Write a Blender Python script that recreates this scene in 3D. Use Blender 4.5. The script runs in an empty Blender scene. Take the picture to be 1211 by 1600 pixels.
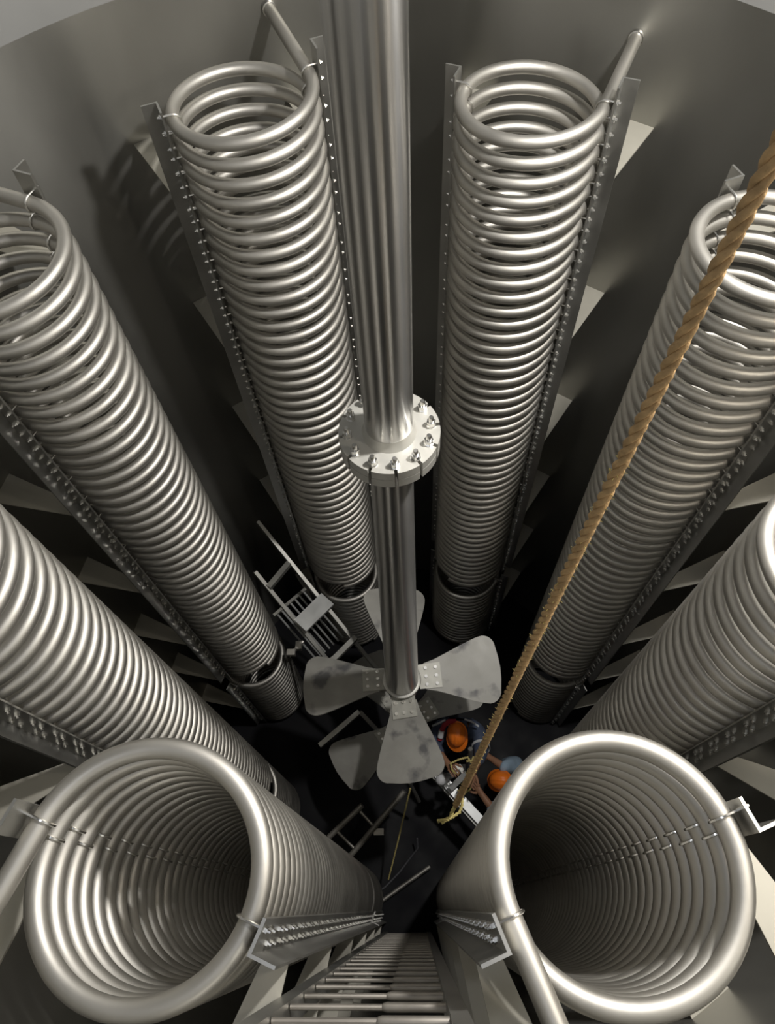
import bpy, math, random
import numpy as np
from mathutils import Vector, Matrix

random.seed(7)
PI = math.pi
S = bpy.context.scene
COL = S.collection

# ------------------------------------------------------------------ camera
# lens and tilt measured from the photograph; world: origin = centre of tank floor, metres, z up, y = away
F_PX, VPX, VPY = 1128.9, 656.4, 1419.8
CAM = Vector((0.0937, -1.6201, 8.7))
_n = np.array([VPX - 605.5, VPY - 800, F_PX]); _n /= np.linalg.norm(_n)
_x = np.array([1, 0, 0.]) - _n * _n[0]; _x /= np.linalg.norm(_x)
_y = -np.cross(_n, _x)
if _y[1] > 0: _y = -_y
right = Vector((_x[0], _y[0], -_n[0])); down = Vector((_x[1], _y[1], -_n[1])); fwd = Vector((_x[2], _y[2], -_n[2]))
cam_data = bpy.data.cameras.new('camera'); cam = bpy.data.objects.new('camera', cam_data); COL.objects.link(cam)
cam_data.sensor_fit = 'HORIZONTAL'; cam_data.sensor_width = 36; cam_data.lens = F_PX / 1211 * 36
cam_data.clip_start = 0.02; cam_data.clip_end = 60
M = Matrix.Identity(4)
for r in range(3):
    M[r][0] = right[r]; M[r][1] = -down[r]; M[r][2] = -fwd[r]; M[r][3] = CAM[r]
cam.matrix_world = M
S.camera = cam

def at(px, py, depth):
    """world point seen at photo pixel (px, py), 'depth' metres below the camera"""
    d = right * (px - 605.5) + down * (py - 800) + fwd * F_PX
    s = -depth / d.z
    return CAM + d * s

# ------------------------------------------------------------------ world, lights, exposure
w = bpy.data.worlds.new('world'); S.world = w; w.use_nodes = True
w.node_tree.nodes['Background'].inputs[0].default_value = (0.9, 0.95, 1, 1)
w.node_tree.nodes['Background'].inputs[1].default_value = 0.012
S.view_settings.view_transform = 'Standard'; S.view_settings.look = 'None'
S.view_settings.gamma = 1; S.view_settings.use_curve_mapping = False
S.view_settings.exposure = -0.06

def lamp(name, loc, aim, power, size, color):
    l = bpy.data.lights.new(name, 'AREA'); l.shape = 'DISK'; l.size = size; l.energy = power; l.color = color
    o = bpy.data.objects.new(name, l); COL.objects.link(o); o.location = loc
    o.rotation_euler = (Vector(aim) - Vector(loc)).to_track_quat('-Z', 'Y').to_euler()
    return o
lamp('flood_light', (1.52, 0.20, 9.15), (0.0, 0.1, 5.2), 165, 0.22, (1.0, 0.975, 0.94))
lamp('work_light', (1.84, -1.02, 8.2), (1.0, -0.6, 4.5), 16, 0.2, (1.0, 0.90, 0.76))
lamp('hatch_light', (-0.35, -2.0, 9.6), (0.0, 0.6, 4.0), 6, 0.35, (0.86, 0.90, 1.0))

# ------------------------------------------------------------------ materials
def mat(name, base, metal=0.0, rough=0.5, var=0.0, scale=6.0, rvar=0.0, stretch=(1, 1, 1), dirt=None, dirt_amt=0.0, dirt_scale=3.0, bump=0.0, bscale=60.0, spec=0.5, aniso=0.0):
    m = bpy.data.materials.new(name); m.use_nodes = True
    nt = m.node_tree; N = nt.nodes; L = nt.links; b = N['Principled BSDF']
    b.inputs['Base Color'].default_value = (*base, 1); b.inputs['Metallic'].default_value = metal
    b.inputs['Roughness'].default_value = rough; b.inputs['Specular IOR Level'].default_value = spec
    if aniso > 0:
        b.inputs['Anisotropic'].default_value = aniso; b.inputs['Anisotropic Rotation'].default_value = .25
        tg = N.new('ShaderNodeTangent'); tg.direction_type = 'RADIAL'; tg.axis = 'Z'; L.new(tg.outputs[0], b.inputs['Tangent'])
    tc = N.new('ShaderNodeTexCoord'); mp = N.new('ShaderNodeMapping'); mp.inputs['Scale'].default_value = stretch
    L.new(tc.outputs['Object'], mp.inputs[0])
    nz = N.new('ShaderNodeTexNoise'); nz.inputs['Scale'].default_value = scale; nz.inputs['Detail'].default_value = 5
    L.new(mp.outputs[0], nz.inputs['Vector'])
    if var > 0:
        mr = N.new('ShaderNodeMapRange'); mr.inputs[1].default_value = .3; mr.inputs[2].default_value = .7
        mr.inputs[3].default_value = 1 - var; mr.inputs[4].default_value = 1 + var
        L.new(nz.outputs[0], mr.inputs[0])
        mx = N.new('ShaderNodeVectorMath'); mx.operation = 'SCALE'; mx.inputs[0].default_value = base
        L.new(mr.outputs[0], mx.inputs['Scale'])
        src = mx.outputs[0]
        if dirt:
            n2 = N.new('ShaderNodeTexNoise'); n2.inputs['Scale'].default_value = dirt_scale; n2.inputs['Detail'].default_value = 4
            L.new(tc.outputs['Object'], n2.inputs['Vector'])
            r2 = N.new('ShaderNodeMapRange'); r2.inputs[1].default_value = .57; r2.inputs[2].default_value = .66
            r2.inputs[3].default_value = 0; r2.inputs[4].default_value = dirt_amt
            L.new(n2.outputs[0], r2.inputs[0])
            mc = N.new('ShaderNodeMix'); mc.data_type = 'RGBA'; mc.inputs[7].default_value = (*dirt, 1)
            L.new(r2.outputs[0], mc.inputs[0]); L.new(src, mc.inputs[6]); src = mc.outputs[2]
        L.new(src, b.inputs['Base Color'])
    if rvar > 0:
        mr = N.new('ShaderNodeMapRange'); mr.inputs[1].default_value = .3; mr.inputs[2].default_value = .7
        mr.inputs[3].default_value = max(.03, rough - rvar); mr.inputs[4].default_value = rough + rvar
        L.new(nz.outputs[0], mr.inputs[0]); L.new(mr.outputs[0], b.inputs['Roughness'])
    if bump > 0:
        n3 = N.new('ShaderNodeTexNoise'); n3.inputs['Scale'].default_value = bscale; n3.inputs['Detail'].default_value = 3
        L.new(mp.outputs[0], n3.inputs['Vector'])
        bp = N.new('ShaderNodeBump'); bp.inputs['Strength'].default_value = bump; bp.inputs['Distance'].default_value = .004
        L.new(n3.outputs[0], bp.inputs['Height']); L.new(bp.outputs[0], b.inputs['Normal'])
    return m

STEEL_TUBE = mat('satin_steel_tube', (.56, .54, .495), 1, .53, .10, 3.0, .05)
STEEL_WALL = mat('brushed_steel_wall', (.335, .33, .305), 1, .40, .14, 1.2, .09, stretch=(1, 1, .35), aniso=.5)
STEEL_ROOF = mat('pale_steel_roof', (.34, .34, .33), .4, .6, .08, 1.5, .06)
STEEL_ANGLE = mat('mill_steel_angle', (.47, .465, .44), 1, .42, .10, 5.0, .06)
STEEL_PLATE = mat('pickled_steel_plate', (.44, .42, .36), .35, .55, .06, 5.0, .05)
STEEL_SHAFT = mat('polished_steel_shaft', (.60, .59, .57), 1, .24, .06, 2.0, .03, stretch=(1, 1, .5), aniso=.92)
STEEL_FLANGE = mat('machined_flange', (.50, .49, .45), .4, .42, .06, 8.0, .05)
STEEL_CLAMP = mat('clamp_steel', (.50, .49, .44), .4, .5, .1, 12)
STEEL_RUNG = mat('worn_steel_rung', (.34, .315, .28), .85, .5, .15, 9, .06)
STEEL_BOLT = mat('bright_bolt', (.78, .77, .74), 1, .24)
STEEL_BLADE = mat('dull_steel_blade', (.33, .322, .295), .35, .5, .12, 6.0, .08, dirt=(.07, .07, .08), dirt_amt=.75, dirt_scale=3.6)
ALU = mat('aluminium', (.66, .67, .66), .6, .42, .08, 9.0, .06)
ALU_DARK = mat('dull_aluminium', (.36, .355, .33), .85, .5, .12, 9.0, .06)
PIPE_OLD = mat('galvanised_pipe', (.44, .42, .38), .8, .5, .2, 9.0, .08)
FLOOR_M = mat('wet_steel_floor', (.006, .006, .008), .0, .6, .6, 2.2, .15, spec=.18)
ROPE = mat('manila_rope', (.46, .30, .14), 0, .85, .22, 40, 0, bump=.6, bscale=160)
ROPE_PALE = mat('pale_yellow_rope', (.62, .52, .20), 0, .8, .18, 60)
CABLE = mat('grey_cable', (.12, .12, .13), 0, .5)
NAVY = mat('navy_cloth', (.07, .09, .145), 0, .85, .2, 20)
BLUE = mat('light_blue_cloth', (.30, .40, .50), 0, .85, .1, 20)
GREYCLOTH = mat('dark_grey_cloth', (.07, .075, .085), 0, .85, .2, 20)
SKIN = mat('skin', (.33, .17, .10), 0, .55, .08, 20)
HAIR = mat('black_hair', (.012, .010, .010), 0, .6)
ORANGE = mat('orange_helmet', (.95, .22, .02), 0, .38, .04, 9)
RED = mat('red_strap', (.36, .025, .04), 0, .7)
SILVER_BAND = mat('reflective_band', (.62, .64, .66), 0, .45)
WHITE = mat('white_lamp', (.78, .78, .80), 0, .35, .08, 30)
BLACK = mat('black_rubber', (.015, .015, .016), 0, .6)

# ------------------------------------------------------------------ mesh helpers
class MB:
    def __init__(s): s.v = []; s.f = []; s.n = 0
    def add(s, v, f):
        s.v += [tuple(p) for p in v]; s.f += [tuple(i + s.n for i in q) for q in f]; s.n += len(v); return s
    def tube(s, pts, r, seg=10, cap=True, ups=None):
        P = np.array([tuple(p) for p in pts], float); n = len(P)
        R = np.full(n, r, float) if np.isscalar(r) else np.array(r, float)
        T = np.gradient(P, axis=0); T /= np.linalg.norm(T, axis=1)[:, None] + 1e-12
        a = np.linspace(0, 2 * PI, seg, endpoint=False)
        V = []
        u = np.array(ups, float) if ups is not None else np.array([0, 0, 1.]) if abs(T[0][2]) < .9 else np.array([1, 0, 0.])
        for i in range(n):
            u = u - T[i] * (u @ T[i]); u /= np.linalg.norm(u) + 1e-12
            b = np.cross(T[i], u)
            V.append(P[i] + R[i] * (np.cos(a)[:, None] * u + np.sin(a)[:, None] * b))
        V = np.concatenate(V)
        F = [(i * seg + j, i * seg + (j + 1) % seg, (i + 1) * seg + (j + 1) % seg, (i + 1) * seg + j) for i in range(n - 1) for j in range(seg)]
        if cap: F += [tuple(range(seg))[::-1], tuple(range((n - 1) * seg, n * seg))]
        return s.add(V, F)
    def box(s, c, hx, hy, hz, ax=None):
        c = Vector(c)
        X, Y, Z = ax if ax else (Vector((1, 0, 0)), Vector((0, 1, 0)), Vector((0, 0, 1)))
        v = [c + X * hx * i + Y * hy * j + Z * hz * k for i in (-1, 1) for j in (-1, 1) for k in (-1, 1)]
        return s.add(v, [(0, 1, 3, 2), (4, 6, 7, 5), (0, 4, 5, 1), (2, 3, 7, 6), (0, 2, 6, 4), (1, 5, 7, 3)])
    def bar(s, a, b, wx, wz, up=(0, 0, 1)):
        a, b = Vector(a), Vector(b); d = (b - a); L = d.length; d.normalize()
        u = Vector(up); u = (u - d * u.dot(d)).normalized(); sx = d.cross(u)
        return s.box((a + b) / 2, L / 2, wx / 2, wz / 2, (d, sx, u))
    def prism(s, pts, h):
        """pts: closed 3-D polygon; extruded by vector h"""
        pts = [Vector(p) for p in pts]; h = Vector(h); n = len(pts)
        v = pts + [p + h for p in pts]
        f = [tuple(range(n))[::-1], tuple(range(n, 2 * n))] + [(i, (i + 1) % n, n + (i + 1) % n, n + i) for i in range(n)]
        return s.add(v, f)
    def lathe(s, prof, seg=48, c=(0, 0, 0), axis=(0, 0, 1), close=True):
        ax = Vector(axis).normalized(); u = ax.orthogonal().normalized(); b = ax.cross(u); c = Vector(c)
        v = []
        for r, z in prof:
            for j in range(seg):
                t = 2 * PI * j / seg
                v.append(c + ax * z + (u * math.cos(t) + b * math.sin(t)) * r)
        n = len(prof)
        f = [(i * seg + j, i * seg + (j + 1) % seg, (i + 1) * seg + (j + 1) % seg, (i + 1) * seg + j) for i in range(n - 1) for j in range(seg)]
        if close: f += [tuple(range(seg))[::-1], tuple(range((n - 1) * seg, n * seg))]
        return s.add(v, f)
    def nut(s, c, axis, r, h, spin=0.0):
        ax = Vector(axis).normalized(); u = ax.orthogonal().normalized(); b = ax.cross(u); c = Vector(c)
        p = [c + (u * math.cos(k * PI / 3 + spin) + b * math.sin(k * PI / 3 + spin)) * r for k in range(6)]
        return s.prism(p, ax * h)
    def sphere(s, c, r, seg=12, rings=8, sc=(1, 1, 1)):
        c = Vector(c)
        prof = [(max(1e-4, r * math.sin(PI * i / rings)), -r * math.cos(PI * i / rings)) for i in range(rings + 1)]
        st = s.n; s.lathe(prof, seg, (0, 0, 0))
        for i in range(st, s.n):
            p = s.v[i]; s.v[i] = (c.x + p[0] * sc[0], c.y + p[1] * sc[1], c.z + p[2] * sc[2])
        return s
    def mesh(s, name, m, angle=35, smooth=True):
        me = bpy.data.meshes.new(name); me.from_pydata(s.v, [], s.f)
        me.materials.append(m)
        import bmesh
        bm = bmesh.new(); bm.from_mesh(me); bmesh.ops.recalc_face_normals(bm, faces=bm.faces); bm.to_mesh(me); bm.free()
        if smooth:
            me.polygons.foreach_set('use_smooth', [True] * len(me.polygons))
            me.set_sharp_from_angle(angle=math.radians(angle))
        me.update(); return me
    def build(s, name, m, parent=None, angle=35, smooth=True):
        o = bpy.data.objects.new(name, s.mesh(name, m, angle, smooth)); COL.objects.link(o)
        if parent is not None: o.parent = parent
        return o

def thing(name, label, cat, loc=(0, 0, 0), group=None):
    o = bpy.data.objects.new(name, None); COL.objects.link(o); o.location = loc
    o.empty_display_size = .1; o['label'] = label; o['category'] = cat
    if group: o['group'] = group
    return o
def tag(o, label, cat, group=None):
    o['label'] = label; o['category'] = cat
    if group: o['group'] = group
    return o
def struct(o): o['kind'] = 'structure'; return o
def inst(name, mesh, parent, mtx):
    o = bpy.data.objects.new(name, mesh); COL.objects.link(o); o.parent = parent; o.matrix_local = mtx; return o

# ------------------------------------------------------------------ the tank
RT, ZSEAM = 2.30, 7.01
def ring_wall(name, m, prof, seg=160, r_close=False):
    return struct(MB().lathe(prof, seg, close=False).build(name, m, angle=50))
ring_wall('wall_round', STEEL_WALL, [(RT, -0.02), (RT, 2.4), (RT, 4.8), (RT, ZSEAM)])
ring_wall('ceiling', STEEL_ROOF, [(RT, ZSEAM), (RT, ZSEAM + .8), (RT - .03, 8.7), (RT - .15, 9.6), (1.75, 10.6), (0.02, 10.9)], 96)
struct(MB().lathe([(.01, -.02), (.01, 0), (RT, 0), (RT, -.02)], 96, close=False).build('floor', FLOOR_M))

# ------------------------------------------------------------------ heating coils
PITCH, RTUBE = 0.1, 0.030
def helix(R, z0, turns, a0, pitch, seg_turn, seg, tail=True):
    n = int(turns * seg_turn) + 1
    t = np.linspace(0, turns, n); a = a0 - 2 * PI * t
    er = np.c_[np.cos(a), np.sin(a), 0 * a]; P = er * R; P[:, 2] = z0 - pitch * t
    ph = np.linspace(0, 2 * PI, seg, endpoint=False)
    V = P[:, None, :] + RTUBE * (np.cos(ph)[None, :, None] * er[:, None, :] + np.sin(ph)[None, :, None] * np.array([0, 0, 1.]))
    V = V.reshape(-1, 3)
    mb = MB(); i = np.arange(n - 1)[:, None] * seg; j = np.arange(seg)[None, :]; k = (np.arange(seg) + 1)[None, :] % seg
    F = np.stack([i + j, i + k, i + seg + k, i + seg + j], -1).reshape(-1, 4)
    mb.v = V.tolist(); mb.f = F.tolist(); mb.n = len(V)
    mb.f += [list(range(seg))[::-1], list(range((n - 1) * seg, n * seg))]
    return mb

def ubolt_mesh():
    mb = MB(); h = RTUBE + .0055; r = .0048
    pts = [(.066, 0, h), (.03, 0, h), (0, 0, h)] + [(-h * math.sin(t), 0, h * math.cos(t)) for t in np.linspace(.25, PI - .25, 8)] + [(0, 0, -h), (.03, 0, -h), (.066, 0, -h)]
    mb.tube(pts, r, 6, ups=(0, 1, 0))
    for sz in (1, -1): mb.nut((.0468, 0, sz * h), (1, 0, 0), .0105, .0105, .3)
    return mb.mesh('u_bolt', STEEL_BOLT, 40)
UB = ubolt_mesh()

def build_coil(label, cx, cy, R, ztop, zbot, turns, pitch, upper=True, seg_turn=56, seg=12, cat='heating coil', group=None, plates=(), zfloor=None):
    th = math.atan2(cy, cx)
    root = thing('heating_coil' if upper else 'lower_heating_coil', label, cat, (cx, cy, zbot), group)
    er = Vector((math.cos(th), math.sin(th), 0)); et = Vector((math.sin(th), -math.cos(th), 0))   # outward, clockwise
    a0 = th - PI / 2
    zs = ztop - zbot
    helix(R, zs, turns, a0, pitch, seg_turn, seg).build('coil_tube', STEEL_TUBE, root, 60)
    rc = math.hypot(cx, cy)
    if upper:
        # inlet: leaves the first turn tangentially, straight out to the tank wall
        st = et * R + Vector((0, 0, zs)); L = math.sqrt(RT ** 2 - R ** 2) - rc - .002
        MB().tube([st - er * .001 , st + er * L * .5, st + er * L], RTUBE, 16, ups=(0, 0, 1)).build('inlet_pipe', STEEL_TUBE, root)
        MB().lathe([(RTUBE, -.012), (RTUBE + .006, -.010), (RTUBE + .009, 0)], 20, st + er * L, er, close=False).build('weld_collar', STEEL_BOLT, root)
    A, B, T = -.030, .060, .009
    for s in (1, -1):
        ex = et * s
        g0 = R + RTUBE + .009
        top = zs + ((.11 if s == 1 else .02) if upper else .05) ; bot = (-.05 if upper else .0)
        prof = [(g0, A), (g0 + T, A), (g0 + T, B - T), (g0 + .076, B - T), (g0 + .076, B), (g0, B)]
        iron = MB().prism([ex * u + er * v + Vector((0, 0, bot)) for u, v in prof], Vector((0, 0, top - bot))).build('angle_iron', STEEL_ANGLE, root, smooth=False)
        # one u-bolt per turn, alternately left and right of the leg's centre line
        k0 = 0.0 if s == 1 else 0.5
        nb = int(turns - k0 - .02)
        rot = Matrix(((ex.x, -ex.y, 0), (ex.y, ex.x, 0), (0, 0, 1))).to_4x4()
        for k in range(nb + 1):
            off = -.004 if k % 2 == 0 else .030
            z = zs - pitch * (k + k0)
            off_a = off / R
            # follow the tube round to the bolt's place
            pos = ex * R * math.cos(off_a) + er * R * math.sin(off_a)
            z += pitch * off_a / (2 * PI) * (1 if s == 1 else -1)
            inst('u_bolt', UB, iron, Matrix.Translation(pos + Vector((0, 0, z))) @ rot)
        for zp in plates:
            if not (bot < zp - zbot < top): continue
            zl = zp - zbot
            def wallpt(tang):   # coil-local point on the wall at a tangential distance
                return math.sqrt(RT ** 2 - tang ** 2) - rc
            t0, t1, w0, w1 = g0 - .002, g0 + .066, R + .01, R + .20
            poly = [ex * t0 + er * B, ex * t1 + er * B, ex * w1 + er * (wallpt(w1) + .004), ex * ((w0 + w1) / 2) + er * (wallpt((w0 + w1) / 2) + .004), ex * w0 + er * (wallpt(w0) + .004)]
            MB().prism([p + Vector((0, 0, zl)) for p in poly], Vector((0, 0, .010))).build('gusset_plate', STEEL_PLATE, root, smooth=False)
    return root

H = 6.7625 * .3
coils = [  # cx, cy, R, dz, label, group
    (-1.549, -0.652, .310, 0.0, 'steel spiral coil at the left edge just behind the front left open coil'),
    (-1.570, 0.649, .305, .065, 'steel spiral coil with open mouth and inlet pipe cut by the left edge'),
    (-0.632, 1.555, .321, .120, 'steel spiral coil standing just left of the central shaft, its open ring on top'),
    (0.667, 1.569, .322, .054, 'steel spiral coil standing just right of the central shaft'),
    (1.540, 0.621, .320, .025, 'steel spiral coil behind the thick rope, its mouth cut by the right edge'),
    (1.543, -0.648, .310, -.13, 'steel spiral coil at the right edge just behind the front right open coil'),
    (0.607, -1.526, .313, -.045, 'front right steel coil seen down its open mouth beside the orange helmets'),
    (-0.632, -1.533, .311, -.065, 'front left steel coil seen down its open mouth beside the ladder'),
]
G1 = 'tall spiral heating coils standing round the tank wall'
ZPL = [8.7 - .3 * z for z in (7.8, 11.55, 15.3, 19.05, 22.6)]
for cx, cy, R, dz, lab in coils:
    z0 = 8.7 - H + dz + .025
    near = cy < -1
    build_coil(lab, cx, cy, R, z0, z0 - 4.83, 48.3, PITCH, True, 72 if near else 56, 16 if near else 12, group=G1, plates=ZPL)
G2 = 'shorter lower coils under the tall coils'
low = {0: 'small grey rounded coil stub in the dark beyond the front left coil',
       1: 'short lower coil left of the slanted ladder, its top ring showing a gap',
       2: 'short lower coil directly behind the slanted ladder and the raised back blade',
       3: 'dim short lower coil under the coil right of the shaft',
       6: 'dark lower coil continuing down below the front right open coil',
       7: 'dark lower coil continuing down below the front left open coil',
       4: 'dark short lower coil under the rope coil with a bright angle end'}
for i, lab in low.items():
    cx, cy, R, dz, _ = coils[i]
    z0 = 8.7 - 23.75 * .3 + dz * .3
    build_coil(lab, cx, cy, R, z0, z0 - 1.5, 16.2, .0925, False, 48, 10, group=G2, plates=[8.7 - .3 * 26.3])

# ------------------------------------------------------------------ agitator
ag = thing('agitator', 'polished steel agitator shaft in the middle with bolted flange and fan shaped blades', 'agitator', (0, 0, 0))
TOP, FT, FB, HUB = Vector((.024, -.012, 10.7)), Vector((.009, .018, 6.38)), Vector((.009, .010, 6.28)), Vector((-.020, .018, 2.80))
def cone(a, b, ra, rb, seg=48):
    a, b = Vector(a), Vector(b); n = 12
    return MB().tube([a.lerp(b, i / n) for i in range(n + 1)], [ra + (rb - ra) * i / n for i in range(n + 1)], seg)
cone(TOP, FT - Vector((0, 0, .02)), .087, .094).build('upper_shaft', STEEL_SHAFT, ag)
MB().lathe([(.108, 0), (.104, .008), (.098, .02), (.0955, .05), (.0935, .05)], 48, FT).build('neck_ring', STEEL_FLANGE, ag, 50)
def slotted_disc(z0, z1, R, slots, depth=.045, sw=.007):
    pts = []
    for k in range(slots):
        a = 2 * PI * k / slots + .13
        da = sw / R
        pts += [(R - depth, a - da * .95), (R - depth, a + da * .95), (R, a + da)]
        a1 = 2 * PI * (k + 1) / slots + .13 - da
        for q in range(1, 9):
            pts.append((R, a + da + (a1 - a - da) * q / 8))
    return [(r * math.cos(t) + FT.x, r * math.sin(t) + FT.y, z0) for r, t in pts], Vector((0, 0, z1 - z0))
def flange_disc(name, z0, z1, R):
    p, h = slotted_disc(z0, z1, R, 12)
    n = len(p); mb = MB()
    # ring of quads from a bore to the slotted rim, top and bottom, with the slots cut through
    bore = [((FT.x + .085 * math.cos(math.atan2(q[1] - FT.y, q[0] - FT.x))), (FT.y + .085 * math.sin(math.atan2(q[1] - FT.y, q[0] - FT.x))), z0) for q in p]
    v = p + [(q[0], q[1], z1) for q in p] + bore + [(q[0], q[1], z1) for q in bore]
    f = []
    for i in range(n):
        j = (i + 1) % n
        f += [(i, j, n + j, n + i), (n + i, n + j, 3 * n + j, 3 * n + i), (i, 2 * n + i, 2 * n + j, j)]
    mb.add(v, f); return mb.build(name, STEEL_FLANGE, ag, 30)
fl = flange_disc('flange', FT.z - .046, FT.z, .2)
fl2 = flange_disc('lower_flange', FT.z - .098, FT.z - .050, .2)
bolt = MB()
bolt.nut((0, 0, .001), (0, 0, 1), .0185, .026, .2).lathe([(.0105, .024), (.0105, .050), (.008, .054)], 12)
bolt.lathe([(.020, 0), (.020, .004)], 16)
bm_ = bolt.mesh('flange_bolt', STEEL_BOLT, 40)
for k in range(12):
    a = 2 * PI * k / 12 + .13
    inst('flange_bolt', bm_, fl, Matrix.Translation((FT.x + .165 * math.cos(a), FT.y + .165 * math.sin(a), FT.z)) @ Matrix.Rotation(a * 3, 4, 'Z'))
cone((FB.x, FB.y, FT.z - .098), HUB, .0905, .134).build('lower_shaft', STEEL_SHAFT, ag)
MB().lathe([(.134, .02), (.155, .012), (.158, -.004), (.150, -.022), (.13, -.03)], 48, HUB + Vector((0, .004, .06))).build('hub_collar', STEEL_FLANGE, ag, 50)
MB().lathe([(.10, 0), (.125, -.02), (.125, -.20), (.09, -.22)], 40, HUB).build('hub', STEEL_BLADE, ag)

def blade_set(c, azs, pitch, L=.82, thick=.012, r0=.11):
    for n, az in enumerate(azs):
        u = Vector((math.cos(az), math.sin(az), 0)); vh = Vector((-math.sin(az), math.cos(az), 0))   # vh: counter-clockwise
        v = vh * math.cos(pitch) - Vector((0, 0, 1)) * math.sin(pitch); nn = u.cross(v)
        hw = [(.19, .105), (.28, .128), (.38, .166), (.48, .206), (.58, .243), (.65, .266)]
        side = [(a, b) for a, b in hw]
        cr = .10; uc, vc = L - .12, .268 - cr + .008
        for q in range(7):
            t = (PI / 2) * (1 - q / 6); side.append((uc + cr * math.cos(t) , vc + cr * math.sin(t)))
        side += [(L - .006, .09), (L, 0)]
        out = [(a, b) for a, b in side] + [(a, -b) for a, b in side[::-1][1:]]
        bl = MB().prism([c + u * a + v * b for a, b in out], nn * thick).build('blade', STEEL_BLADE, ag, 30)
        # arm from hub and bolted clamp plate
        arm = MB().prism([c + u * r0 + v * -.085 - nn * .03, c + u * .30 + v * -.095 - nn * .03, c + u * .30 + v * .095 - nn * .03, c + u * r0 + v * .085 - nn * .03], nn * .028).build('blade_arm', STEEL_BLADE, ag, smooth=False)
        cl = MB()
        cl.prism([c + u * .14 + v * -.098 + nn * thick, c + u * .325 + v * -.102 + nn * thick, c + u * .325 + v * .102 + nn * thick, c + u * .14 + v * .098 + nn * thick], nn * .014)
        clo = cl.build('clamp_plate', STEEL_CLAMP, bl, smooth=False)
        for a in (.20, .285):
            for b in (-.066, 0, .066):
                q = c + u * a + v * b + nn * (thick + .014)
                MB().nut(q, nn, .0145, .013, .4 * a * 10).build('blade_bolt', STEEL_BOLT, bl, smooth=False)
R_ = math.radians
blade_set(HUB + Vector((0, .03, -.01)), [R_(6), R_(95), R_(184), R_(-85)], R_(-15))
IMP = Vector((.0, -.01, 1.40))
cone(HUB - Vector((0, 0, .2)), IMP, .085, .085, 32).build('tail_shaft', STEEL_SHAFT, ag)
MB().lathe([(.08, .1), (.12, .09), (.12, -.12), (.08, -.13)], 32, IMP).build('hub', STEEL_BLADE, ag)
blade_set(IMP, [R_(34), R_(124), R_(214)], R_(-15))

# ------------------------------------------------------------------ ladder under the camera
lad = thing('wall_ladder', 'steel ladder with round rungs at the bottom middle running down between the front coils', 'ladder', (-.045, -1.86, 0))
for s in (-1, 1):
    MB().box((s * .225, 0, 3.6), .022, .03, 3.6).build('stringer', STEEL_ANGLE, lad, smooth=False)
zr = 8.7 - 1.965
k = 0
while zr > .2:
    rg = MB().tube([(-.20, .018, zr), (-.05, .018, zr), (.045, .018, zr)], .0078, 10).build('rung', STEEL_RUNG, lad)
    MB().tube([(.04, .019, zr + .004), (.05, .019, zr + .005), (.19, .019, zr + .005), (.2, .019, zr + .005)], [.009, .0115, .0115, .0115], 12).build('rung_sleeve', STEEL_RUNG, rg)
    zr -= .268; k += 1

# ------------------------------------------------------------------ thick rope
def twisted_rope(mb, pts, r, turns_per_m, seg=7, strands=3, step=.012):
    P = [Vector(p) for p in pts]
    # resample
    out = []; acc = 0
    for a, b in zip(P[:-1], P[1:]):
        n = max(2, int((b - a).length / step))
        out += [a.lerp(b, i / n) for i in range(n)]
    out.append(P[-1])
    L = [0]
    for a, b in zip(out[:-1], out[1:]): L.append(L[-1] + (b - a).length)
    A = np.array([tuple(p) for p in out]); T = np.gradient(A, axis=0); T /= np.linalg.norm(T, axis=1)[:, None]
    u = np.array([1., 0, 0]) if abs(T[0][0]) < .9 else np.array([0, 1., 0]); U = []
    for t in T:
        u = u - t * (u @ t); u /= np.linalg.norm(u); U.append(u.copy())
    U = np.array(U); Bv = np.cross(T, U)
    for s in range(strands):
        ph = np.array(L) * turns_per_m * 2 * PI + 2 * PI * s / strands
        Q = A + .54 * r * (np.cos(ph)[:, None] * U + np.sin(ph)[:, None] * Bv)
        mb.tube(Q, r * .50, seg)
    return out
rp = thing('rope', 'thick tan manila rope hanging from the upper right corner down past the helmets', 'rope', at(705, 1265, 3.40))
mb = MB(); o = rp.location
p0, p1 = at(1330, 0, .46), at(712, 1258, 3.38)
line = []
for i in range(25):
    t = i / 24
    q = p0.lerp(p1, t); q += Vector((.02, .012, 0)) * math.sin(PI * t) * -.5
    line.append(q - o)
main = twisted_rope(mb, line, .0145, 10.5, 9)
mb.build('main_line', ROPE, rp, 60)
fz = MB()
for i in range(420):
    k = random.randint(int(len(main) * .25), len(main) - 2); q = main[k]
    d = Vector((random.uniform(-1, 1), random.uniform(-1, 1), random.uniform(-1, 1))).normalized()
    fz.tube([q + d * .011, q + d * random.uniform(.015, .022) + Vector((0, 0, random.uniform(-.006, .006)))], .0009, 3)
fo = fz.build('frayed_fibres', ROPE_PALE, rp); fo['kind'] = 'stuff'
def px_line(ps, depth, o=Vector((0, 0, 0))): return [at(x, y, d) - o for x, y, d in ps]
mb = MB(); twisted_rope(mb, px_line([(712, 1258, 3.38), (706, 1270, 3.4), (704, 1278, 3.41), (696, 1281, 3.42), (684, 1283, 3.42)], 0, o), .010, 20)
twisted_rope(mb, px_line([(722, 1247, 3.36), (722, 1258, 3.38), (718, 1269, 3.4), (708, 1276, 3.41), (698, 1281, 3.42), (690, 1286, 3.42)], 0, o), .008, 20)
mb.build('end_loop', ROPE_PALE, rp, 60)

# thin tie line below the blades
tl = MB(); twisted_rope(tl, [at(641, 1232, 7.2), at(634, 1262, 7.4), at(620, 1322, 7.8), at(607, 1374, 8.1)], .0095, 12, step=.03)
tag(tl.build('tie_line', ROPE_PALE, None, 60), 'thin yellow line running down from the lowest front blade into the dark', 'rope')

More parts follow.
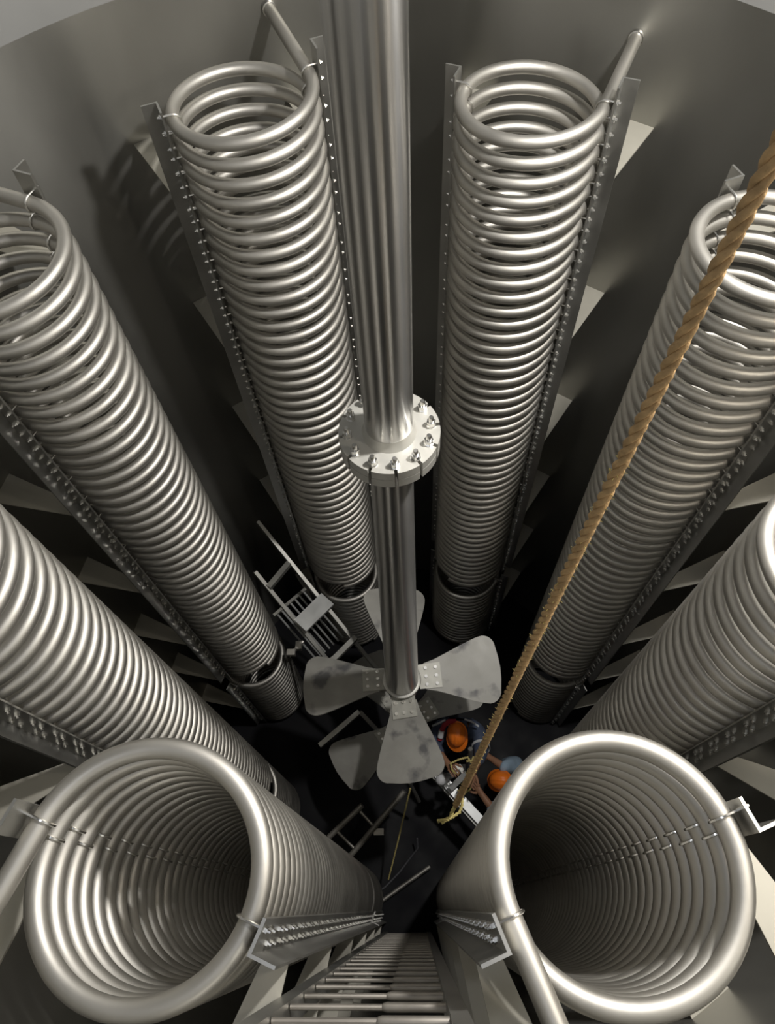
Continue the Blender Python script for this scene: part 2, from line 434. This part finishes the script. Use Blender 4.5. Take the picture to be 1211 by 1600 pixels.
# ------------------------------------------------------------------ inclined aluminium ladder left of the shaft
sl = thing('step_ladder', 'aluminium step ladder leaning at a slant left of the shaft behind the left blade', 'ladder', at(520, 985, 6.6))
o = sl.location
def P(x, y, d): return at(x, y, d) - o
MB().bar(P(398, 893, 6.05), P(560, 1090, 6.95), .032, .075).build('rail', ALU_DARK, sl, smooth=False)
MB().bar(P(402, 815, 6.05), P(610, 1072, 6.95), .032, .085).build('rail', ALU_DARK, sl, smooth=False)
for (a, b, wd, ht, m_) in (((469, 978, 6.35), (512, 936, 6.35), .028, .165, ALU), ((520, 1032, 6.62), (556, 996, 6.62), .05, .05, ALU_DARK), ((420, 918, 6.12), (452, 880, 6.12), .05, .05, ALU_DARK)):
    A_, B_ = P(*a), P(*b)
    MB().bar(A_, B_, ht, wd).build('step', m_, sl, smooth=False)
for i in range(7):
    f = i / 6
    a = P(432 + 42 * f, 958 - 34 * f, 6.75); b = P(432 + 42 * f + 62, 958 - 34 * f + 72, 7.15)
    MB().tube([a, (a + b) / 2, b], .0105, 8).build('grating_bar', ALU, sl)
MB().bar(P(505, 1040, 7.15), P(556, 1000, 7.15), .03, .03).build('grating_end', ALU_DARK, sl, smooth=False)
MB().bar(P(428, 962, 6.75), P(478, 920, 6.75), .03, .03).build('grating_end', ALU_DARK, sl, smooth=False)
# loose clamp between coil and ladder
cl = thing('pipe_clamp', 'small rusty pipe clamp hanging between the ladder and the left coil stub', 'clamp', at(461, 1012, 6.9))
o2 = cl.location
def P2(x, y, d): return at(x, y, d) - o2
MB().tube([P2(452, 1024, 6.9), P2(474, 1002, 6.9)], .018, 10).build('clamp_rod', PIPE_OLD, cl)
MB().box(P2(455, 1020, 6.89), .04, .03, .03).box(P2(467, 1009, 6.89), .03, .04, .03).build('clamp_jaw', PIPE_OLD, cl, smooth=False)

# ------------------------------------------------------------------ scaffold frame on the floor
sf = thing('scaffold_frame', 'low frame of worn scaffold tubes in the dark beside the front left coil', 'scaffold', at(575, 1300, 7.9))
o3 = sf.location
def P3(x, y, d): return at(x, y, d) - o3
def rod(name, a, b, r, m_, par, seg=12): return MB().tube([a, (Vector(a) + Vector(b)) / 2, b], r, seg).build(name, m_, par)
rod('scaffold_tube', P3(514, 1308, 7.9), P3(566, 1258, 7.75), .028, PIPE_OLD, sf)
rod('scaffold_tube', P3(546, 1339, 7.9), P3(632, 1236, 7.6), .028, PIPE_OLD, sf)
rod('cross_tube', P3(563, 1268, 7.78), P3(592, 1300, 7.83), .016, PIPE_OLD, sf)
rod('cross_tube', P3(526, 1298, 7.87), P3(556, 1328, 7.87), .016, PIPE_OLD, sf)
MB().box(P3(592, 1300, 7.82), .05, .03, .035).build('coupler', PIPE_OLD, sf, smooth=False)
rod('brace', P3(640, 1222, 7.5), P3(655, 1252, 7.9), .018, ALU_DARK, sf)
MB().bar(P3(500, 1165, 7.6), P3(562, 1112, 7.5), .05, .05).bar(P3(562, 1112, 7.5), P3(612, 1165, 7.7), .04, .04).build('cross_beam', ALU_DARK, sf, smooth=False)
tag(rod('floor_pipe', at(572, 1425, 8.64), at(672, 1354, 8.6), .022, PIPE_OLD, None), 'thin shiny pipe lying on the tank floor below the tie line', 'pipe')
cb = MB(); cb.tube([at(652, 1310, 8.4), at(653, 1325, 8.5), at(640, 1342, 8.6), at(625, 1362, 8.66), at(602, 1386, 8.67), at(578, 1402, 8.67), at(565, 1425, 8.67)], .009, 8)
tag(cb.build('cable', CABLE), 'dark loose cable snaking over the shiny floor pipe', 'cable')

# aluminium beam, flashlight, tools by the workers
bmth = thing('scaffold_beam', 'white aluminium beam with dark side running toward the front right coil below the workers', 'beam', at(720, 1250, 7.55))
o4 = bmth.location
def P4(x, y, d): return at(x, y, d) - o4
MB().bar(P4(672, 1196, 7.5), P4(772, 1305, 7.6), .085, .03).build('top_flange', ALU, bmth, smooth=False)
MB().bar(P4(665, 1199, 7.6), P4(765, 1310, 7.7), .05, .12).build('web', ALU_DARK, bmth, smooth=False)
fl_ = thing('flashlight', 'round white lamp head on the beam just below the front blade tip', 'lamp', at(692, 1217, 7.35))
ax = (at(708, 1210, 7.42) - at(692, 1217, 7.35)).normalized()
MB().lathe([(.03, .14), (.034, .06), (.058, .02), (.062, -.02), (.054, -.028)], 24, (0, 0, 0), ax).build('lamp_body', ALU, fl_)
MB().sphere(-ax * .02, .056, 16, 10).build('lens', WHITE, fl_)
tag(MB().bar(at(704, 1232, 7.4), at(728, 1209, 7.3), .055, .03).build('steel_bracket', ALU, None, smooth=False), 'short shiny aluminium bracket lying between the two workers', 'bracket')
tag(MB().box(at(718, 1202, 7.5), .06, .045, .02).build('tool_tray', ALU_DARK, None, smooth=False), 'small grey tray in front of the first worker', 'tray')
tag(rod('steel_post', at(735, 1170, 7.0), at(737, 1216, 7.5), .022, ALU_DARK, None), 'thin grey post standing in front of the first worker', 'post')
mb = MB()
twisted_rope(mb, [at(704, 1193, 7.0), at(716, 1187, 7.0), at(731, 1183, 7.0), at(735, 1190, 7.0), at(741, 1198, 7.02), at(741, 1212, 7.05), at(735, 1232, 7.2), at(722, 1244, 7.3), at(719, 1250, 7.35)], .011, 14, step=.02)
twisted_rope(mb, [at(704, 1193, 7.0), at(706, 1202, 7.02), at(711, 1208, 7.05), at(716, 1210, 7.08)], .011, 14, step=.02)
twisted_rope(mb, [at(729, 1190, 6.98), at(738, 1188, 6.98), at(740, 1182, 6.98)], .011, 14, step=.02)
tag(mb.build('work_rope', ROPE_PALE, None, 60), 'pale yellow rope handled by the first worker in front of his chest', 'rope')

# ------------------------------------------------------------------ workers
def skin_mesh(name, joints, edges, root, m, parent, sub=2):
    names = list(joints); idx = {n: i for i, n in enumerate(names)}
    me = bpy.data.meshes.new(name)
    me.from_pydata([tuple(joints[n][0]) for n in names], [(idx[a], idx[b]) for a, b in edges], [])
    ob = bpy.data.objects.new(name, me); COL.objects.link(ob)
    md = ob.modifiers.new('skin', 'SKIN'); md.use_smooth_shade = True
    for i, n in enumerate(names):
        sv = me.skin_vertices[0].data[i]; r = joints[n][1]
        sv.radius = (r, r) if np.isscalar(r) else r
        sv.use_root = (n == root)
    s2 = ob.modifiers.new('sub', 'SUBSURF'); s2.levels = sub; s2.render_levels = sub
    dg = bpy.context.evaluated_depsgraph_get()
    ev = ob.evaluated_get(dg); nm = bpy.data.meshes.new_from_object(ev)
    bpy.data.objects.remove(ob)
    nm.materials.clear(); nm.materials.append(m)
    nm.polygons.foreach_set('use_smooth', [True] * len(nm.polygons))
    nm.name = name
    o = bpy.data.objects.new(name, nm); COL.objects.link(o)
    if parent is not None: o.parent = parent
    return o
def finger_tubes(mb, wrist, palm_dir, side, nrm, s=1.0, curl=.9):
    """palm slab is in the skin mesh; here five tapering bent fingers"""
    pd, sd, nr = palm_dir.normalized(), side.normalized(), nrm.normalized()
    for k, (off, L) in enumerate(((-.033, .072), (-.011, .082), (.011, .077), (.031, .06))):
        p = wrist + pd * .085 * s + sd * off * s; d = pd.copy(); pts = [p - d * .02]; rr = [.0098]
        for q in range(4):
            pts.append(p.copy()); rr.append(.0096 - q * .0009)
            p = p + d * L * s / 3
            d = (d * math.cos(curl * .6) - nr * math.sin(curl * .6)).normalized()
            nr2 = nr
        mb.tube(pts, [r * s for r in rr], 8)
        mb.sphere(pts[-1], rr[-1] * s, 8, 6)
    p = wrist + pd * .03 * s - sd * .03 * s; d = (pd * .6 - sd * .7 - nr * .3).normalized()
    pts = [p, p + d * .035 * s, p + d * .06 * s + pd * .012 * s, p + d * .075 * s + pd * .028 * s]
    mb.tube(pts, [.014 * s, .012 * s, .0105 * s, .008 * s], 8); mb.sphere(pts[-1], .008 * s, 8, 6)

def worker(label, head, face, lhand, rhand, lelb, relb, lsh, rsh, pelvis, lfoot, rfoot, cloth, trousers, root_loc, sleeve_end=.72):
    """head: centre of skull; face: unit vector the face looks along; all world points"""
    root = thing('person', label, 'person', root_loc)
    V = Vector; o = V(root_loc)
    L_ = lambda p: V(p) - o
    head, lsh, rsh, pel = L_(head), L_(lsh), L_(rsh), L_(pelvis)
    lh, rh, le, re_ = L_(lhand), L_(rhand), L_(lelb), L_(relb); lf, rf = L_(lfoot), L_(rfoot)
    face = V(face).normalized(); neck = (lsh + rsh) / 2 + V((0, 0, .045))
    up = (head - neck).normalized()
    chest = ((lsh + rsh) / 2).lerp(pel, .28); waist = ((lsh + rsh) / 2).lerp(pel, .68)
    acr = (lsh - rsh).normalized()
    lhip, rhip = pel + acr * .095 + V((0, 0, -.05)), pel - acr * .095 + V((0, 0, -.05))
    fwdv = V((face.x, face.y, 0)).normalized() if abs(face.z) < .98 else V((0, -1, 0))
    lkn = lhip.lerp(lf, .5) + fwdv * .06; rkn = rhip.lerp(rf, .5) + fwdv * .06
    J = {'pel': (pel, (.135, .115)), 'waist': (waist, (.125, .105)), 'chest': (chest, (.14, .11)), 'base': (neck - V((0, 0, .06)), (.085, .075)), 'neck': (neck + up * .02, .055),
         'jaw': (neck + up * .095 + face * .03, (.064, .062)), 'skull': (head, (.078, .09)), 'crown': (head + up * .075 - face * .01, (.05, .06)),
         'lsh': (lsh, .062), 'le': (le, .043), 'lw': (lh, (.027, .031)), 'lp': (lh + (lh - le).normalized() * .08, (.018, .04)),
         'rsh': (rsh, .062), 're': (re_, .043), 'rw': (rh, (.027, .031)), 'rp': (rh + (rh - re_).normalized() * .08, (.018, .04)),
         'lhip': (lhip, .09), 'lk': (lkn, .06), 'la': (lf, .04), 'lt': (lf + fwdv * .13 - V((0, 0, .03)), .035),
         'rhip': (rhip, .09), 'rk': (rkn, .06), 'ra': (rf, .04), 'rt': (rf + fwdv * .13 - V((0, 0, .03)), .035)}
    E = [('pel', 'waist'), ('waist', 'chest'), ('chest', 'base'), ('base', 'neck'), ('neck', 'jaw'), ('jaw', 'skull'), ('skull', 'crown'), ('chest', 'lsh'), ('lsh', 'le'), ('le', 'lw'), ('lw', 'lp'),
         ('chest', 'rsh'), ('rsh', 're'), ('re', 'rw'), ('rw', 'rp'), ('pel', 'lhip'), ('lhip', 'lk'), ('lk', 'la'), ('la', 'lt'), ('pel', 'rhip'), ('rhip', 'rk'), ('rk', 'ra'), ('ra', 'rt')]
    body = skin_mesh('body', J, E, 'pel', SKIN, root)
    # fingers, nose, ears joined onto the body mesh
    fm = MB()
    for h, e in ((lh, le), (rh, re_)):
        d = (h - e).normalized(); sd = d.cross(V((0, 0, 1))).normalized(); nr = sd.cross(d).normalized()
        if nr.z < 0: nr = -nr
        finger_tubes(fm, h, d, sd, nr)
    sx = face.cross(up).normalized()
    fm.tube([head + face * .078 + up * .015, head + face * .098 - up * .012, head + face * .085 - up * .022], [.008, .014, .012], 8)
    for s in (-1, 1): fm.sphere(head + sx * s * .082 - face * .005 - up * .005, .026, 10, 8, (.6, .8, 1.2))
    fme = fm.mesh('fingers', SKIN)
    import bmesh
    bm = bmesh.new(); bm.from_mesh(body.data); bm.from_mesh(fme); bm.to_mesh(body.data); bm.free()
    em = MB()
    for s in (-1, 1): em.sphere(head + sx * s * .032 + face * .083 + up * .005, .012, 10, 8)
    em.build('eyes', BLACK, root)
    # clothing follows the same skeleton
    lc, rc = le.lerp(lh, sleeve_end), re_.lerp(rh, sleeve_end)
    K = {'pel': (pel + V((0, 0, -.02)), (.155, .135)), 'waist': (waist, (.145, .125)), 'chest': (chest, (.185, .15)), 'base': (neck - V((0, 0, .065)), (.125, .11)), 'col': (neck - V((0, 0, .01)), .075),
         'lsh': (lsh, .095), 'le': (le, .07), 'lc': (lc, .05), 'rsh': (rsh, .095), 're': (re_, .07), 'rc': (rc, .05)}
    cl = skin_mesh('jacket', K, [('pel', 'waist'), ('waist', 'chest'), ('chest', 'base'), ('base', 'col'), ('chest', 'lsh'), ('lsh', 'le'), ('le', 'lc'), ('chest', 'rsh'), ('rsh', 're'), ('re', 'rc')], 'pel', cloth, root)
    K2 = {'pel': (pel + V((0, 0, -.03)), (.15, .13)), 'lhip': (lhip, .105), 'lk': (lkn, .08), 'la': (lf + V((0, 0, .02)), .065), 'rhip': (rhip, .105), 'rk': (rkn, .08), 'ra': (rf + V((0, 0, .02)), .065)}
    skin_mesh('trousers', K2, [('pel', 'lhip'), ('lhip', 'lk'), ('lk', 'la'), ('pel', 'rhip'), ('rhip', 'rk'), ('rk', 'ra')], 'pel', trousers, root)
    for f_ in (lf, rf):
        skin_mesh('boot', {'a': (f_ + V((0, 0, .03)), .058), 'b': (f_ - V((0, 0, .02)), .056), 'c': (f_ + fwdv * .15 - V((0, 0, .028)), (.05, .045))}, [('a', 'b'), ('b', 'c')], 'b', BLACK, root)
    # helmet: shell with ridges, brim and visor
    hu = (up * .95 - face * .05).normalized(); hf = (face - hu * face.dot(hu)).normalized(); hs = hf.cross(hu)
    c = head + hu * .035
    hm = MB(); seg, rings = 36, 10; vs = []; fs = []
    for i in range(rings + 1):
        ph = (PI / 2) * i / rings
        for j in range(seg):
            t = 2 * PI * j / seg
            rx, ry, rz = .116, .092, .10
            x, y, z = rx * math.cos(t) * math.cos(ph), ry * math.sin(t) * math.cos(ph), rz * math.sin(ph)
            bump_ = 0
            for yr in (-.034, 0, .034):
                bump_ += .006 * math.exp(-((y - yr) / .008) ** 2) * (1 if z > .03 else max(0, z / .03))
            vs.append(c + hf * x + hs * y * (1 + 0) + hu * (z + bump_))
    for i in range(rings):
        for j in range(seg):
            fs.append((i * seg + j, i * seg + (j + 1) % seg, (i + 1) * seg + (j + 1) % seg, (i + 1) * seg + j))
    hm.add(vs, fs)
    hel = hm.build('helmet', ORANGE, root, 60)
    br = MB(); vs = []; fs = []
    for j in range(seg):
        t = 2 * PI * j / seg; vis = max(0, math.cos(t)) ** 1.5
        ex = .010 + .05 * vis
        a = c + hf * .115 * math.cos(t) + hs * .091 * math.sin(t)
        b = c + hf * (.115 + ex) * math.cos(t) + hs * (.091 + ex * .9) * math.sin(t) - hu * (.004 + .018 * vis)
        vs += [a + hu * .004, b, b - hu * .004, a - hu * .004]
    for j in range(seg):
        k = (j + 1) % seg
        for q in range(4): fs.append((j * 4 + q, j * 4 + (q + 1) % 4, k * 4 + (q + 1) % 4, k * 4 + q))
    br.add(vs, fs).build('helmet_brim', ORANGE, hel, 50)
    return root, dict(o=o, head=head, neck=neck, lsh=lsh, rsh=rsh, chest=chest, waist=waist, pel=pel, le=le, re=re_, lc=lc, rc=rc, up=up, face=face)

h1 = at(715, 1146, 7.12)
w1, J1 = worker('person in navy coverall and orange helmet bending beside the front blade, rope in hands',
    h1, (-.02, -.80, -.55), lhand=at(740, 1206, 7.02), rhand=at(699, 1192, 7.1), lelb=at(752, 1178, 7.15), relb=at(679, 1166, 7.2),
    lsh=at(749, 1142, 7.31), rsh=at(688, 1136, 7.31), pelvis=h1 + Vector((.03, .16, -.72)),
    lfoot=(h1.x + .13, h1.y + .12, .09), rfoot=(h1.x - .1, h1.y + .12, .09), cloth=NAVY, trousers=NAVY, root_loc=(h1.x, h1.y + .1, 0), sleeve_end=.55)
# red harness strap round the neck and shoulder, reflective bands
def band(name, c, axis, r1, r2, wd, m, par):
    ax = Vector(axis).normalized(); u = ax.orthogonal().normalized(); b = ax.cross(u)
    mb = MB(); seg = 24
    prof = [(0, -wd / 2), (.004, -wd / 2), (.004, wd / 2), (0, wd / 2)]
    vs = []
    for j in range(seg):
        t = 2 * PI * j / seg
        for dr, z in prof: vs.append(Vector(c) + ax * z + u * (r1 + dr) * math.cos(t) + b * (r2 + dr) * math.sin(t))
    fs = [(j * 4 + q, j * 4 + (q + 1) % 4, ((j + 1) % seg) * 4 + (q + 1) % 4, ((j + 1) % seg) * 4 + q) for j in range(seg) for q in range(4)]
    return mb.add(vs, fs).build(name, m, par)
o = J1['o']
def P5(x, y, d): return at(x, y, d) - o
st = MB(); st.tube([P5(712, 1127, 7.06), P5(702, 1127, 7.04), P5(694, 1133, 7.04), P5(690, 1142, 7.08), P5(687, 1156, 7.14)], .024, 8).build('harness_strap', RED, w1)
MB().tube([P5(690, 1142, 7.06), P5(688, 1152, 7.1)], .028, 8).build('strap_buckle', SILVER_BAND, w1)
MB().tube([P5(676, 1134, 7.18), P5(686, 1130, 7.1), P5(696, 1125, 7.1)], .010, 6).build('reflective_band', SILVER_BAND, w1)
MB().tube([P5(726, 1124, 7.1), P5(736, 1127, 7.08), P5(748, 1135, 7.1)], .010, 6).build('reflective_band', SILVER_BAND, w1)
e1, c1 = J1['le'], J1['lc']
band('reflective_band', J1['lsh'].lerp(e1, .72), e1 - J1['lsh'], .086, .086, .03, SILVER_BAND, w1)

h2 = at(786, 1220, 7.35)
w2, J2 = worker('person in light blue sleeves and orange helmet partly hidden by the front right coil',
    h2, (-.85, .15, -.5), lhand=at(752, 1240, 7.42), rhand=at(766, 1184, 7.36), lelb=at(768, 1262, 7.45), relb=at(787, 1198, 7.3),
    lsh=h2 + Vector((.10, -.19, -.18)), rsh=h2 + Vector((.17, .20, -.20)), pelvis=h2 + Vector((.22, -.02, -.66)),
    lfoot=(h2.x + .1, h2.y - .14, .09), rfoot=(h2.x + .1, h2.y + .12, .09), cloth=BLUE, trousers=GREYCLOTH, root_loc=(h2.x + .1, h2.y, 0), sleeve_end=.25)
